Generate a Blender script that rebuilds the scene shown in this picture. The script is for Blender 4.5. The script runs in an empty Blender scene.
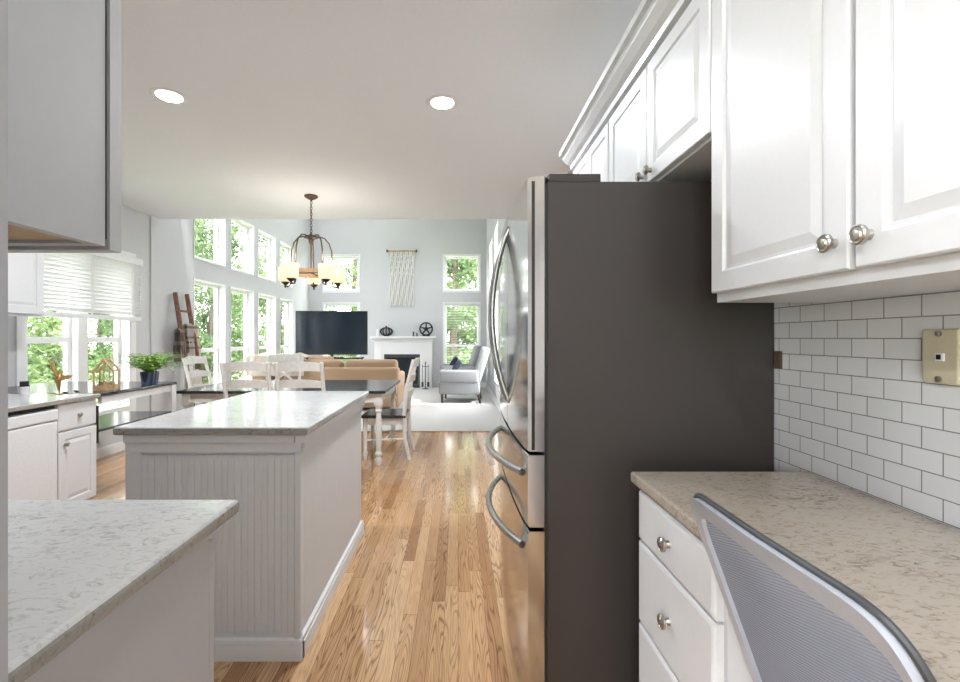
import bpy, bmesh, math, random
from mathutils import Vector, Matrix
random.seed(7)
S = bpy.context.scene
C = S.collection
PI = math.pi

# ------------------------------------------------------------------ camera, world, sun, lights, exposure
cam_d = bpy.data.cameras.new('camera'); cam = bpy.data.objects.new('camera', cam_d); C.objects.link(cam)
cam.location = (0, 0, 1.26); cam.rotation_euler = (PI/2, 0, 0)
cam_d.sensor_width = 36; cam_d.lens = 450/960*36
cam_d.shift_x = 22/960; cam_d.shift_y = -3/960; cam_d.clip_start = 0.02
S.camera = cam
W = bpy.data.worlds.new('world'); S.world = W; W.use_nodes = True
wn = W.node_tree.nodes['Background']; wn.inputs[0].default_value = (0.97, 0.95, 1.0, 1); wn.inputs[1].default_value = 8.3
def lamp(name, kind, loc, rot, energy, color=(1,1,1), **kw):
    d = bpy.data.lights.new(name, kind); d.energy = energy; d.color = color
    for k, v in kw.items(): setattr(d, k, v)
    o = bpy.data.objects.new(name, d); o.location = loc; o.rotation_euler = rot; C.objects.link(o); return o
lamp('sun', 'SUN', (0, 0, 10), (math.radians(42), 0, math.radians(75)), 4.5, (1, .97, .9), angle=0.05)
CAN_W = 22
S.view_settings.view_transform = 'Standard'; S.view_settings.look = 'None'
S.view_settings.exposure = 1.0; S.view_settings.gamma = 1; S.view_settings.use_curve_mapping = False

# ------------------------------------------------------------------ materials
def newmat(name):
    m = bpy.data.materials.new(name); m.use_nodes = True
    return m, m.node_tree, m.node_tree.nodes['Principled BSDF']
def N(nt, t, **kw):
    n = nt.nodes.new(t)
    for k, v in kw.items(): setattr(n, k, v)
    return n
def math_n(nt, op, a, b=None):
    n = nt.nodes.new('ShaderNodeMath'); n.operation = op
    for i, v in enumerate((a, b)):
        if v is None: continue
        if isinstance(v, (int, float)): n.inputs[i].default_value = v
        else: nt.links.new(v, n.inputs[i])
    return n.outputs[0]
def ramp(nt, fac, stops):
    r = nt.nodes.new('ShaderNodeValToRGB'); e = r.color_ramp.elements
    while len(e) < len(stops): e.new(.5)
    for i, (p, c) in enumerate(stops): e[i].position = p; e[i].color = (*c, 1)
    nt.links.new(fac, r.inputs[0]); return r.outputs[0]
def mat(name, col, rough=.5, metal=0, bump=0, bscale=60, var=0.03, emit=0, ecol=None, coat=0):
    """painted / plain surface with faint procedural variation"""
    m, nt, p = newmat(name)
    tc = N(nt, 'ShaderNodeTexCoord'); no = N(nt, 'ShaderNodeTexNoise'); no.inputs['Scale'].default_value = bscale
    no.inputs['Detail'].default_value = 3
    nt.links.new(tc.outputs['Object'], no.inputs['Vector'])
    c0 = tuple(max(0, c*(1-var)) for c in col); c1 = tuple(min(1, c*(1+var)) for c in col)
    nt.links.new(ramp(nt, no.outputs['Fac'], [(.3, c0), (.7, c1)]), p.inputs['Base Color'])
    p.inputs['Roughness'].default_value = rough; p.inputs['Metallic'].default_value = metal
    if coat: p.inputs['Coat Weight'].default_value = coat
    if bump:
        b = N(nt, 'ShaderNodeBump'); b.inputs['Strength'].default_value = bump; b.inputs['Distance'].default_value = .01
        nt.links.new(no.outputs['Fac'], b.inputs['Height']); nt.links.new(b.outputs[0], p.inputs['Normal'])
    if emit:
        p.inputs['Emission Color'].default_value = (*(ecol or col), 1); p.inputs['Emission Strength'].default_value = emit
    return m

M = {}
M['wall'] = mat('wall_paint', (.60, .60, .615), .85, bscale=30, var=.01)
M['ceil'] = mat('ceiling_paint', (.88, .895, .915), .9, var=.01)
M['white'] = mat('white_trim', (.82, .82, .82), .45, var=.01)
M['cab'] = mat('cabinet_white', (.69, .69, .705), .32, var=.01)
M['island'] = mat('island_white', (.70, .715, .73), .4, var=.01)
M['shadedcab'] = mat('cabinet_white_shaded', (.47, .475, .485), .45, var=.01)  # white cabinet paint with the near-left shade put into its colour
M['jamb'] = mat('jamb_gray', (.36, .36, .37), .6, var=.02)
M['darkgap'] = mat('dark_gap', (.02, .02, .02), .8)
M['brown'] = mat('raw_wood_underside', (.45, .33, .20), .6, bscale=15, var=.15)
M['steel'] = mat('brushed_steel', (.52, .52, .52), .13, 1.0, bscale=8, var=.05)
M['handle'] = mat('handle_steel', (.42, .41, .40), .25, 1.0)
M['fridgeside'] = mat('fridge_side_graphite', (.036, .030, .027), .42, .0, bump=.06, bscale=400)
M['fridgetrim'] = mat('fridge_trim', (.30, .29, .285), .35, .8)
M['black'] = mat('black_plastic', (.012, .012, .013), .4)
M['knob'] = mat('pewter_knob', (.46, .43, .39), .28, 1.0)
M['bronze'] = mat('oil_rubbed_bronze', (.10, .065, .045), .4, .8)
M['ringwood'] = mat('ring_wood', (.50, .30, .16), .5, bscale=20, var=.2)
M['shade'] = mat('frosted_glass_lit', (.62, .53, .40), .5, emit=.40, ecol=(1, .78, .48))
M['canlens'] = mat('can_lens', (1, 1, 1), .5, emit=7, ecol=(1, .98, .95))
M['tabletop'] = mat('black_table_top', (.03, .032, .037), .18, bscale=8, var=.3)
M['chairwhite'] = mat('distressed_white_wood', (.76, .74, .70), .5, bscale=25, var=.07)
M['leather'] = mat('tan_leather', (.40, .265, .16), .5, bump=.1, bscale=120, var=.08)
M['cloth'] = mat('cream_blanket', (.78, .73, .66), .9, bump=.4, bscale=60)
M['grayfabric'] = mat('gray_upholstery', (.27, .275, .29), .9, bump=.2, bscale=250, var=.06)
M['navy'] = mat('navy_fabric', (.03, .035, .06), .9)
M['darkleg'] = mat('dark_wood_leg', (.05, .03, .02), .4)
M['stone'] = mat('slate_surround', (.055, .065, .075), .3, bscale=12, var=.25)
M['firebox'] = mat('firebox_black', (.02, .022, .025), .7)
M['macrame'] = mat('macrame_cotton', (.85, .84, .82), .95, bump=.4, bscale=200)
M['gold'] = mat('antique_gold', (.42, .26, .10), .3, 1.0, bscale=60, var=.4)
M['lantern'] = mat('honey_wood', (.50, .34, .18), .5, bscale=40, var=.25)
M['oldwood'] = mat('reddish_barn_wood', (.20, .10, .065), .7, bscale=30, var=.4)
M['cup'] = mat('tan_cup', (.48, .40, .28), .5)
M['plate'] = mat('almond_plate', (.56, .50, .36), .45)
M['brownplate'] = mat('brown_plate', (.09, .05, .035), .5)
M['dish'] = mat('dishwasher_white', (.72, .72, .73), .3)
M['iron'] = mat('black_iron', (.025, .025, .027), .5, .5)
M['chairframe'] = mat('gray_plastic_frame', (.42, .44, .49), .35)
M['chairdark'] = mat('charcoal_frame', (.05, .052, .058), .45)
M['seatfab'] = mat('seat_fabric', (.06, .06, .07), .9, bump=.2, bscale=300)
M['bark'] = mat('tree_bark', (.10, .075, .055), .9, bump=.5, bscale=15)
M['soap'] = mat('white_bottle', (.8, .8, .8), .3)
M['potblue'] = None

def glass_mat():
    m, nt, p = newmat('window_glass'); nt.nodes.remove(p)
    out = nt.nodes['Material Output']; t = N(nt, 'ShaderNodeBsdfTransparent'); g = N(nt, 'ShaderNodeBsdfGlossy')
    g.inputs['Roughness'].default_value = .01; t.inputs[0].default_value = (.97, .985, .98, 1)
    mx = N(nt, 'ShaderNodeMixShader'); mx.inputs[0].default_value = .05
    nt.links.new(t.outputs[0], mx.inputs[1]); nt.links.new(g.outputs[0], mx.inputs[2]); nt.links.new(mx.outputs[0], out.inputs[0])
    return m
M['glass'] = glass_mat()

def screen_mat():
    m, nt, p = newmat('tv_screen'); p.inputs['Base Color'].default_value = (.012, .022, .035, 1)
    p.inputs['Roughness'].default_value = .09; p.inputs['Specular IOR Level'].default_value = .8
    return m
M['screen'] = screen_mat()
def blind_mat():
    m = mat('blind_white', (.86, .86, .86), .5, var=.01); nt = m.node_tree; p = nt.nodes['Principled BSDF']
    tr = N(nt, 'ShaderNodeBsdfTranslucent'); tr.inputs[0].default_value = (.9, .9, .88, 1); mx = N(nt, 'ShaderNodeMixShader'); mx.inputs[0].default_value = .12
    nt.links.new(p.outputs[0], mx.inputs[1]); nt.links.new(tr.outputs[0], mx.inputs[2]); nt.links.new(mx.outputs[0], nt.nodes['Material Output'].inputs[0]); return m
M['blind'] = blind_mat()

def quartz(name, base, mid, dark, edge=0.5, rough=.11):
    m, nt, p = newmat(name); tc = N(nt, 'ShaderNodeTexCoord')
    mp = N(nt, 'ShaderNodeMapping'); mp.inputs['Scale'].default_value = (1, 1.8, 1.4)
    nt.links.new(tc.outputs['Object'], mp.inputs[0])
    a = N(nt, 'ShaderNodeTexNoise'); a.inputs['Scale'].default_value = 36; a.inputs['Detail'].default_value = 9; a.inputs['Roughness'].default_value = .68; a.inputs['Distortion'].default_value = 1.5
    b = N(nt, 'ShaderNodeTexNoise'); b.inputs['Scale'].default_value = 4; b.inputs['Detail'].default_value = 3
    nt.links.new(mp.outputs[0], a.inputs[0]); nt.links.new(mp.outputs[0], b.inputs[0])
    f = math_n(nt, 'ADD', math_n(nt, 'MULTIPLY', a.outputs['Fac'], .8), math_n(nt, 'MULTIPLY', b.outputs['Fac'], .2))
    nt.links.new(ramp(nt, f, [(.34, dark), (.42, mid), (.50, base), (.7, base)]), p.inputs['Base Color'])
    p.inputs['Roughness'].default_value = rough
    return m
M['quartz'] = quartz('gray_quartz', (.56, .555, .545), (.46, .45, .43), (.30, .275, .255))
M['quartz_warmlit'] = quartz('warm_lit_quartz', (.43, .37, .31), (.32, .265, .215), (.15, .115, .09), rough=.22)  # desk top quartz with warm, dimmer light painted into its colour
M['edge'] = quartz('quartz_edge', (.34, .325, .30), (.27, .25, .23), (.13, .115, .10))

def floor_mat():
    m, nt, p = newmat('oak_strip_floor'); tc = N(nt, 'ShaderNodeTexCoord')
    sp = N(nt, 'ShaderNodeSeparateXYZ'); nt.links.new(tc.outputs['Object'], sp.inputs[0])
    x, y = sp.outputs[0], sp.outputs[1]
    xs = math_n(nt, 'DIVIDE', x, .062); idx = math_n(nt, 'FLOOR', xs); fx = math_n(nt, 'FRACT', xs)
    w1 = N(nt, 'ShaderNodeTexWhiteNoise', noise_dimensions='1D'); nt.links.new(idx, w1.inputs['W'])
    ys = math_n(nt, 'ADD', math_n(nt, 'DIVIDE', y, .95), math_n(nt, 'MULTIPLY', w1.outputs[0], 9.7))
    iy = math_n(nt, 'FLOOR', ys); fy = math_n(nt, 'FRACT', ys)
    w2 = N(nt, 'ShaderNodeTexWhiteNoise', noise_dimensions='1D')
    nt.links.new(math_n(nt, 'ADD', math_n(nt, 'MULTIPLY', idx, 13.37), math_n(nt, 'MULTIPLY', iy, 3.71)), w2.inputs['W'])
    r = w2.outputs[0]
    cb = N(nt, 'ShaderNodeCombineXYZ')
    nt.links.new(math_n(nt, 'ADD', math_n(nt, 'MULTIPLY', x, 19.0), math_n(nt, 'MULTIPLY', r, 40)), cb.inputs[0])
    nt.links.new(math_n(nt, 'MULTIPLY', y, 1.3), cb.inputs[1]); nt.links.new(math_n(nt, 'MULTIPLY', r, 77), cb.inputs[2])
    no = N(nt, 'ShaderNodeTexNoise'); no.inputs['Scale'].default_value = 1.0; no.inputs['Detail'].default_value = 1.5; no.inputs['Roughness'].default_value = .4
    nt.links.new(cb.outputs[0], no.inputs[0])
    ring = math_n(nt, 'ABSOLUTE', math_n(nt, 'SINE', math_n(nt, 'MULTIPLY', no.outputs['Fac'], 50)))
    fine = N(nt, 'ShaderNodeTexNoise'); fine.inputs['Scale'].default_value = 1; fine.inputs['Detail'].default_value = 4
    cb2 = N(nt, 'ShaderNodeCombineXYZ'); nt.links.new(math_n(nt, 'MULTIPLY', x, 320), cb2.inputs[0]); nt.links.new(math_n(nt, 'MULTIPLY', y, 9), cb2.inputs[1]); nt.links.new(r, cb2.inputs[2])
    nt.links.new(cb2.outputs[0], fine.inputs[0])
    base = ramp(nt, r, [(0, (.36, .18, .08)), (.3, (.50, .285, .14)), (.7, (.60, .36, .185)), (1, (.68, .44, .25))])
    grain = ramp(nt, ring, [(0, (.34, .28, .24)), (.35, (.70, .66, .63)), (.75, (1, 1, 1))])
    mx = N(nt, 'ShaderNodeMix', data_type='RGBA', blend_type='MULTIPLY'); nt.links.new(math_n(nt, 'ADD', math_n(nt, 'MULTIPLY', math_n(nt, 'FRACT', math_n(nt, 'MULTIPLY', r, 7.3)), .75), .22), mx.inputs[0])
    nt.links.new(base, mx.inputs[6]); nt.links.new(grain, mx.inputs[7])
    mx2 = N(nt, 'ShaderNodeMix', data_type='RGBA', blend_type='MULTIPLY'); mx2.inputs[0].default_value = .5
    nt.links.new(mx.outputs[2], mx2.inputs[6]); nt.links.new(ramp(nt, fine.outputs['Fac'], [(.3, (.6, .55, .5)), (.6, (1, 1, 1))]), mx2.inputs[7])
    gx = math_n(nt, 'LESS_THAN', fx, .03); gy = math_n(nt, 'LESS_THAN', fy, .003)
    g = math_n(nt, 'MAXIMUM', gx, gy)
    mx3 = N(nt, 'ShaderNodeMix', data_type='RGBA'); mx3.inputs[7].default_value = (.14, .075, .04, 1)
    nt.links.new(math_n(nt, 'MULTIPLY', g, .75), mx3.inputs[0]); nt.links.new(mx2.outputs[2], mx3.inputs[6])
    nt.links.new(mx3.outputs[2], p.inputs['Base Color'])
    p.inputs['Roughness'].default_value = .11; p.inputs['Specular IOR Level'].default_value = .55
    return m
M['oak'] = floor_mat()

def carpet_mat():
    m = mat('pale_carpet', (.60, .585, .57), 1.0, bump=.5, bscale=180, var=.08); return m
M['carpet'] = carpet_mat()

def tile_mat():
    m, nt, p = newmat('subway_tile'); tc = N(nt, 'ShaderNodeTexCoord')
    sp = N(nt, 'ShaderNodeSeparateXYZ'); nt.links.new(tc.outputs['Object'], sp.inputs[0])
    cb = N(nt, 'ShaderNodeCombineXYZ'); nt.links.new(math_n(nt, 'ADD', sp.outputs[1], -1.0056+.0855/2), cb.inputs[0]); nt.links.new(math_n(nt, 'ADD', sp.outputs[2], -.883), cb.inputs[1])
    br = N(nt, 'ShaderNodeTexBrick'); br.offset = .5; br.inputs['Scale'].default_value = 1.0
    br.inputs['Brick Width'].default_value = .0855; br.inputs['Row Height'].default_value = .047
    br.inputs['Mortar Size'].default_value = .0013; br.inputs['Mortar Smooth'].default_value = .1
    br.inputs['Color1'].default_value = (.70, .70, .71, 1); br.inputs['Color2'].default_value = (.74, .74, .75, 1); br.inputs['Mortar'].default_value = (.27, .26, .25, 1)
    nt.links.new(cb.outputs[0], br.inputs[0]); nt.links.new(br.outputs['Color'], p.inputs['Base Color'])
    b = N(nt, 'ShaderNodeBump'); b.inputs['Strength'].default_value = .5; b.inputs['Distance'].default_value = .002; b.invert = True
    nt.links.new(br.outputs['Fac'], b.inputs['Height']); nt.links.new(b.outputs[0], p.inputs['Normal'])
    p.inputs['Roughness'].default_value = .25
    return m
M['tile'] = tile_mat()

def stripes(name, c1, c2, axis, scale, rough=.8, duty=.5):
    m, nt, p = newmat(name); tc = N(nt, 'ShaderNodeTexCoord'); sp = N(nt, 'ShaderNodeSeparateXYZ')
    nt.links.new(tc.outputs['Object'], sp.inputs[0])
    f = math_n(nt, 'LESS_THAN', math_n(nt, 'FRACT', math_n(nt, 'MULTIPLY', sp.outputs[axis], scale)), duty)
    mx = N(nt, 'ShaderNodeMix', data_type='RGBA'); mx.inputs[6].default_value = (*c2, 1); mx.inputs[7].default_value = (*c1, 1)
    nt.links.new(f, mx.inputs[0]); nt.links.new(mx.outputs[2], p.inputs['Base Color']); p.inputs['Roughness'].default_value = rough
    return m
M['plaid'] = stripes('striped_blanket', (.36, .29, .26), (.70, .63, .56), 2, 7.2, .95, .22)
M['plaid2'] = stripes('dark_blanket', (.48, .42, .37), (.28, .23, .21), 2, 6, .95, .3)
M['potblue'] = stripes('blue_planter', (.04, .06, .13), (.16, .20, .30), 1, 38, .4, .6)

def chairmesh_mat():
    m, nt, p = newmat('chair_mesh_fabric'); tc = N(nt, 'ShaderNodeTexCoord')
    sp = N(nt, 'ShaderNodeSeparateXYZ'); nt.links.new(tc.outputs['Object'], sp.inputs[0])
    a = math_n(nt, 'FRACT', math_n(nt, 'MULTIPLY', math_n(nt, 'ADD', sp.outputs[2], math_n(nt, 'MULTIPLY', sp.outputs[1], .35)), 210))
    hole = math_n(nt, 'GREATER_THAN', a, .62)
    p.inputs['Base Color'].default_value = (.29, .33, .42, 1); p.inputs['Roughness'].default_value = .6
    t = N(nt, 'ShaderNodeBsdfTransparent'); mx = N(nt, 'ShaderNodeMixShader')
    nt.links.new(math_n(nt, 'MULTIPLY', hole, .4), mx.inputs[0]); nt.links.new(p.outputs[0], mx.inputs[1]); nt.links.new(t.outputs[0], mx.inputs[2])
    nt.links.new(mx.outputs[0], nt.nodes['Material Output'].inputs[0]); return m
M['mesh'] = chairmesh_mat()

def leaf_mat(name, c0, c1):
    m, nt, p = newmat(name); oi = N(nt, 'ShaderNodeTexCoord'); no = N(nt, 'ShaderNodeTexNoise'); no.inputs['Scale'].default_value = 1.3; no.inputs['Detail'].default_value = 6
    nt.links.new(oi.outputs['Object'], no.inputs[0])
    col = ramp(nt, no.outputs['Fac'], [(.35, c0), (.65, c1)])
    nt.links.new(col, p.inputs['Base Color']); p.inputs['Roughness'].default_value = .6
    tr = N(nt, 'ShaderNodeBsdfTranslucent'); nt.links.new(col, tr.inputs[0]); mx = N(nt, 'ShaderNodeMixShader'); mx.inputs[0].default_value = .35
    nt.links.new(p.outputs[0], mx.inputs[1]); nt.links.new(tr.outputs[0], mx.inputs[2]); nt.links.new(mx.outputs[0], nt.nodes['Material Output'].inputs[0])
    return m
M['leafa'] = leaf_mat('tree_leaves', (.06, .105, .04), (.19, .28, .12))
M['leafb'] = leaf_mat('tree_leaves_light', (.12, .19, .07), (.29, .39, .17))
M['fern'] = leaf_mat('fern_leaves', (.20, .40, .08), (.44, .64, .20))
M['grass'] = mat('lawn', (.24, .31, .15), .9, bscale=3, var=.25)

# ------------------------------------------------------------------ mesh helpers
class MB:
    def __init__(self): self.b = bmesh.new()
    def box(self, x0, x1, y0, y1, z0, z1, bev=0, seg=2, mtx=None):
        r = bmesh.ops.create_cube(self.b, size=1); vs = r['verts']
        for v in vs: v.co = Vector(((x0+x1)/2+v.co.x*(x1-x0), (y0+y1)/2+v.co.y*(y1-y0), (z0+z1)/2+v.co.z*(z1-z0)))
        if mtx is not None: bmesh.ops.transform(self.b, matrix=mtx, verts=vs)
        if bev:
            es = list({e for v in vs for e in v.link_edges})
            bmesh.ops.bevel(self.b, geom=es, offset=bev, segments=seg, profile=.5, affect='EDGES')
        return self
    def cyl(self, p0, p1, r0, r1=None, n=16):
        p0, p1 = Vector(p0), Vector(p1); r1 = r0 if r1 is None else r1; d = p1-p0
        q = Vector((0, 0, 1)).rotation_difference(d.normalized()).to_matrix().to_4x4()
        bmesh.ops.create_cone(self.b, cap_ends=True, segments=n, radius1=r0, radius2=max(r1, 1e-5), depth=d.length, matrix=Matrix.Translation((p0+p1)/2) @ q)
        return self
    def tube(self, pts, r, n=8, closed=False, sy=1.0):
        pts = [Vector(p) for p in pts]; m = len(pts); rings = []; up = None
        for i, p in enumerate(pts):
            a = pts[(i-1) % m] if (closed or i > 0) else p; c = pts[(i+1) % m] if (closed or i < m-1) else p
            t = (c-a).normalized()
            if up is None: up = Vector((0, 0, 1)) if abs(t.z) < .9 else Vector((1, 0, 0))
            s = t.cross(up).normalized(); up = s.cross(t).normalized()
            rr = r[i] if isinstance(r, (list, tuple)) else r
            rings.append([self.b.verts.new(p + s*rr*math.cos(2*PI*k/n) + up*rr*sy*math.sin(2*PI*k/n)) for k in range(n)])
        for i in range(m if closed else m-1):
            A, B = rings[i], rings[(i+1) % m]
            for k in range(n): self.b.faces.new((A[k], A[(k+1) % n], B[(k+1) % n], B[k]))
        if not closed:
            self.b.faces.new(rings[0][::-1]); self.b.faces.new(rings[-1])
        return self
    def lathe(self, prof, c=(0, 0, 0), n=24, axis='z'):
        c = Vector(c); rings = []
        for r, h in prof:
            ring = []
            for k in range(n):
                a = 2*PI*k/n; u, v = max(r, 1e-4)*math.cos(a), max(r, 1e-4)*math.sin(a)
                co = Vector((u, v, h)) if axis == 'z' else (Vector((u, h, v)) if axis == 'y' else Vector((h, u, v)))
                ring.append(self.b.verts.new(c+co))
            rings.append(ring)
        for A, B in zip(rings, rings[1:]):
            for k in range(n): self.b.faces.new((A[k], A[(k+1) % n], B[(k+1) % n], B[k]))
        self.b.faces.new(rings[0][::-1]); self.b.faces.new(rings[-1])
        return self
    def prism(self, poly, axis, a, b):
        def mk(u, v, w): return {'x': (w, u, v), 'y': (u, w, v), 'z': (u, v, w)}[axis]
        A = [self.b.verts.new(mk(u, v, a)) for u, v in poly]; B = [self.b.verts.new(mk(u, v, b)) for u, v in poly]
        n = len(poly); self.b.faces.new(A[::-1]); self.b.faces.new(B)
        for k in range(n): self.b.faces.new((A[k], A[(k+1) % n], B[(k+1) % n], B[k]))
        return self
    def rings(self, w, h, t, rl, x0=0, z0=0):
        """panel facing local -y, front at y=0, back at y=t; rl = (inset, depth) rings"""
        R = []
        for ins, d in rl:
            R.append([self.b.verts.new(co) for co in ((x0+ins, d, z0+ins), (x0+w-ins, d, z0+ins), (x0+w-ins, d, z0+h-ins), (x0+ins, d, z0+h-ins))])
        Bk = [self.b.verts.new(co) for co in ((x0, t, z0), (x0+w, t, z0), (x0+w, t, z0+h), (x0, t, z0+h))]
        seq = [Bk]+R
        for A, B in zip(seq, seq[1:]):
            for k in range(4): self.b.faces.new((A[k], A[(k+1) % 4], B[(k+1) % 4], B[k]))
        self.b.faces.new(seq[-1]); self.b.faces.new(Bk[::-1]); return self
    def build(self, name, m, parent=None, loc=(0, 0, 0), rotz=0, smooth=False, kind=None):
        bmesh.ops.recalc_face_normals(self.b, faces=self.b.faces)
        me = bpy.data.meshes.new(name); self.b.to_mesh(me); self.b.free()
        me.materials.append(m)
        if smooth:
            for p in me.polygons: p.use_smooth = True
            try: me.set_sharp_from_angle(angle=math.radians(40))
            except Exception: pass
        o = bpy.data.objects.new(name, me); C.objects.link(o)
        o.location = loc; o.rotation_euler = (0, 0, rotz)
        if parent: o.parent = parent
        if kind: o['kind'] = kind
        return o
def thing(name, label, cat, loc=(0, 0, 0), rotz=0, group=None):
    o = bpy.data.objects.new(name, None); C.objects.link(o); o.empty_display_size = .1
    o.location = loc; o.rotation_euler = (0, 0, rotz); return tag(o, label, cat, group)
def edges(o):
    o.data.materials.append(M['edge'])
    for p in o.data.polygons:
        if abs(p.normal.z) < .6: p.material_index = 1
def tag(o, label, cat, group=None):
    o['label'] = label; o['category'] = cat
    if group: o['group'] = group
    return o
def kids(o): return [c for c in bpy.data.objects if c.parent == o]
def dup(root, loc, rotz, label, group=None):
    def cp(o, par):
        c = o.copy(); C.objects.link(c)
        if par: c.parent = par
        for k in kids(o): cp(k, c)
        return c
    r = cp(root, None); r.location = loc; r.rotation_euler = (0, 0, rotz); r['label'] = label
    if group: r['group'] = group
    return r
def struct(name, mb, m, smooth=False): return mb.build(name, m, kind='structure', smooth=smooth)

# ------------------------------------------------------------------ dimensions
XL, XR, XR2, YB, YK, YF = -3.78, 1.0, .72, -3.2, 6.03, 11.45
ZC, ZT, YE = 2.76, 5.2, 5.68
# ------------------------------------------------------------------ setting
struct('floor', MB().box(XL, XR, YB, YK, -.05, 0), M['oak'])
struct('floor_carpet', MB().box(XL, XR, YK+.012, YF, -.05, .012), M['carpet'])
struct('trim_1', MB().box(XL, XR, YK, YK+.012, -.05, .008), M['oak'])
struct('ceiling', MB().box(XL, XR, YB, YE, ZC, ZC+.25), M['ceil'])
struct('ceiling_living', MB().box(XL-.2, XR+.2, YE, YF+.2, ZT, ZT+.1), M['ceil'])
struct('wall_upper', MB().box(XL, XR, YE-.14, YE-.02, ZC+.25, ZT), M['wall'])

def holes_wall(name, axis, c0, c1, u0, u1, z0, z1, holes, m):
    us = sorted({u0, u1, *[h[0] for h in holes], *[h[1] for h in holes]}); mb = MB()
    for a, b in zip(us, us[1:]):
        spans = sorted([(h[2], h[3]) for h in holes if h[0] <= a+1e-6 and h[1] >= b-1e-6]); z = z0
        for s, e in spans+[(z1, z1)]:
            if s > z+1e-6:
                if axis == 'x': mb.box(c0, c1, a, b, z, s)
                else: mb.box(a, b, c0, c1, z, s)
            z = e
    bmesh.ops.remove_doubles(mb.b, verts=mb.b.verts, dist=1e-5)
    return struct(name, mb, m)
def window(n, axis, c, sgn, u0, u1, z0, z1, rail=None, casing=0.0, depth=.16, mull=None):
    """frame lining an opening; sgn = outward direction"""
    def bx(mb, a0, a1, d0, d1, za, zb):
        lo, hi = sorted((c+sgn*d0, c+sgn*d1))
        if axis == 'x': mb.box(lo, hi, a0, a1, za, zb)
        else: mb.box(a0, a1, lo, hi, za, zb)
    f = MB(); e = .002
    for a0, a1, za, zb in ((u0+e, u0+.02, z0+e, z1-e), (u1-.02, u1-e, z0+e, z1-e), (u0+.02, u1-.02, z0+e, z0+.03), (u0+.02, u1-.02, z1-.02, z1-e)): bx(f, a0, a1, -.012, depth, za, zb)
    fr = struct('window_%d' % n, f, M['white'])
    bays = [(u0+.02, u1-.02)] if mull is None else [(u0+.02, mull-.06), (mull+.06, u1-.02)]
    if mull is not None:
        g = MB(); bx(g, mull-.06, mull+.06, .02, depth, z0+.03, z1-.02); g.build('mullion', M['white'], fr)
    for a, b in bays:
        s = MB(); w = .045
        for a0, a1, za, zb in ((a, a+w, z0+.03, z1-.02), (b-w, b, z0+.03, z1-.02), (a+w, b-w, z0+.03, z0+.03+w), (a+w, b-w, z1-.02-w, z1-.02)): bx(s, a0, a1, .09, .13, za, zb)
        if rail: bx(s, a+w, b-w, .085, .135, rail-.03, rail+.03)
        s.build('sash', M['white'], fr)
        p = MB(); bx(p, a+w-.005, b-w+.005, .108, .112, z0+.03+w, z1-.02-w); p.build('pane', M['glass'], fr)
    if casing:
        k = MB(); w = casing
        for a0, a1, za, zb in ((u0-w, u0, z0-w, z1+w), (u1, u1+w, z0-w, z1+w), (u0, u1, z1, z1+w), (u0, u1, z0-w, z0)): bx(k, a0, a1, -.018, 0, za, zb)
        k.build('casing', M['white'], fr)
    return fr
LW = [(6.42, 7.30), (7.46, 8.32), (8.50, 9.32), (9.54, 10.28)]
KW = (3.92, 5.18, .46, 2.16)
holes = [KW]+[(a, b, .42, 2.12) for a, b in LW]+[(a, b, 2.40, 3.33) for a, b in LW]
holes_wall('wall_left', 'x', XL-.18, XL, YB, YF, 0, ZT, holes, M['wall'])
window(1, 'x', XL, -1, *KW, rail=1.24, casing=.08, mull=4.56)
n = 2
for a, b in LW:
    window(n, 'x', XL, -1, a, b, .42, 2.12, rail=1.07, casing=.0); window(n+1, 'x', XL, -1, a, b, 2.40, 3.33); n += 2
FW = [(-3.42, -2.52, .42, 2.14), (-3.42, -2.52, 2.44, 3.36), (-.36, .55, .42, 2.14), (-.36, .55, 2.44, 3.36)]
holes_wall('wall_far', 'y', YF, YF+.18, XL-.18, XR+.2, 0, ZT, FW, M['wall'])
for h in FW:
    window(n, 'y', YF, 1, *h, rail=1.06 if h[2] < 1 else None, casing=.03); n += 1
RW = [(7.95, 8.8, 2.40, 3.36), (7.95, 8.8, .42, 2.12), (9.3, 10.15, 2.40, 3.36)]
holes_wall('wall_right_living', 'x', XR2, XR2+.16, YK, YF, 0, ZT, RW, M['wall'])
for h in RW:
    window(n, 'x', XR2, 1, *h, depth=.14); n += 1
struct('wall_right', MB().box(XR, XR+.15, YB, YK, 0, ZT), M['wall'])
struct('wall_return', MB().box(XR2, XR, YK-.1, YK, 0, ZT), M['wall'])
BK = [(-2.9, -.6, .0, 2.2)]
holes_wall('wall_back', 'y', YB-.15, YB, XL-.18, XR+.15, 0, ZC+.25, BK, M['wall'])
window(n, 'y', YB, -1, -2.9, -.6, 0.0, 2.2, casing=.08, mull=-1.75, depth=.14)
# end of the wall that closes the near left cabinets, right beside the camera
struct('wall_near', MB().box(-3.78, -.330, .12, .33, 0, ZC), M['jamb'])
struct('trim_2', MB().box(XL, XL+.018, 5.52, 5.66, 0, ZC), M['wall'])
# baseboards
struct('baseboard_left', MB().box(XL, XL+.016, .33, 5.50, 0, .10).box(XL, XL+.016, 5.66, YF, .012, .13), M['white'])
struct('baseboard_far', MB().box(XL+.016, -2.13, YF-.016, YF, .012, .13).box(-.45, XR2, YF-.016, YF, .012, .13), M['white'])
struct('baseboard_right', MB().box(XR2-.016, XR2, YK+.1, YF-.016, .012, .13), M['white'])
# subway tile on the right wall between desk top and wall cabinets
struct('wall_right_tile', MB().box(XR-.008, XR-.0005, -.6, 1.42, .85, 1.40), M['tile'])
# living room step window trim ledge (white sill under the far left windows)

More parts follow.
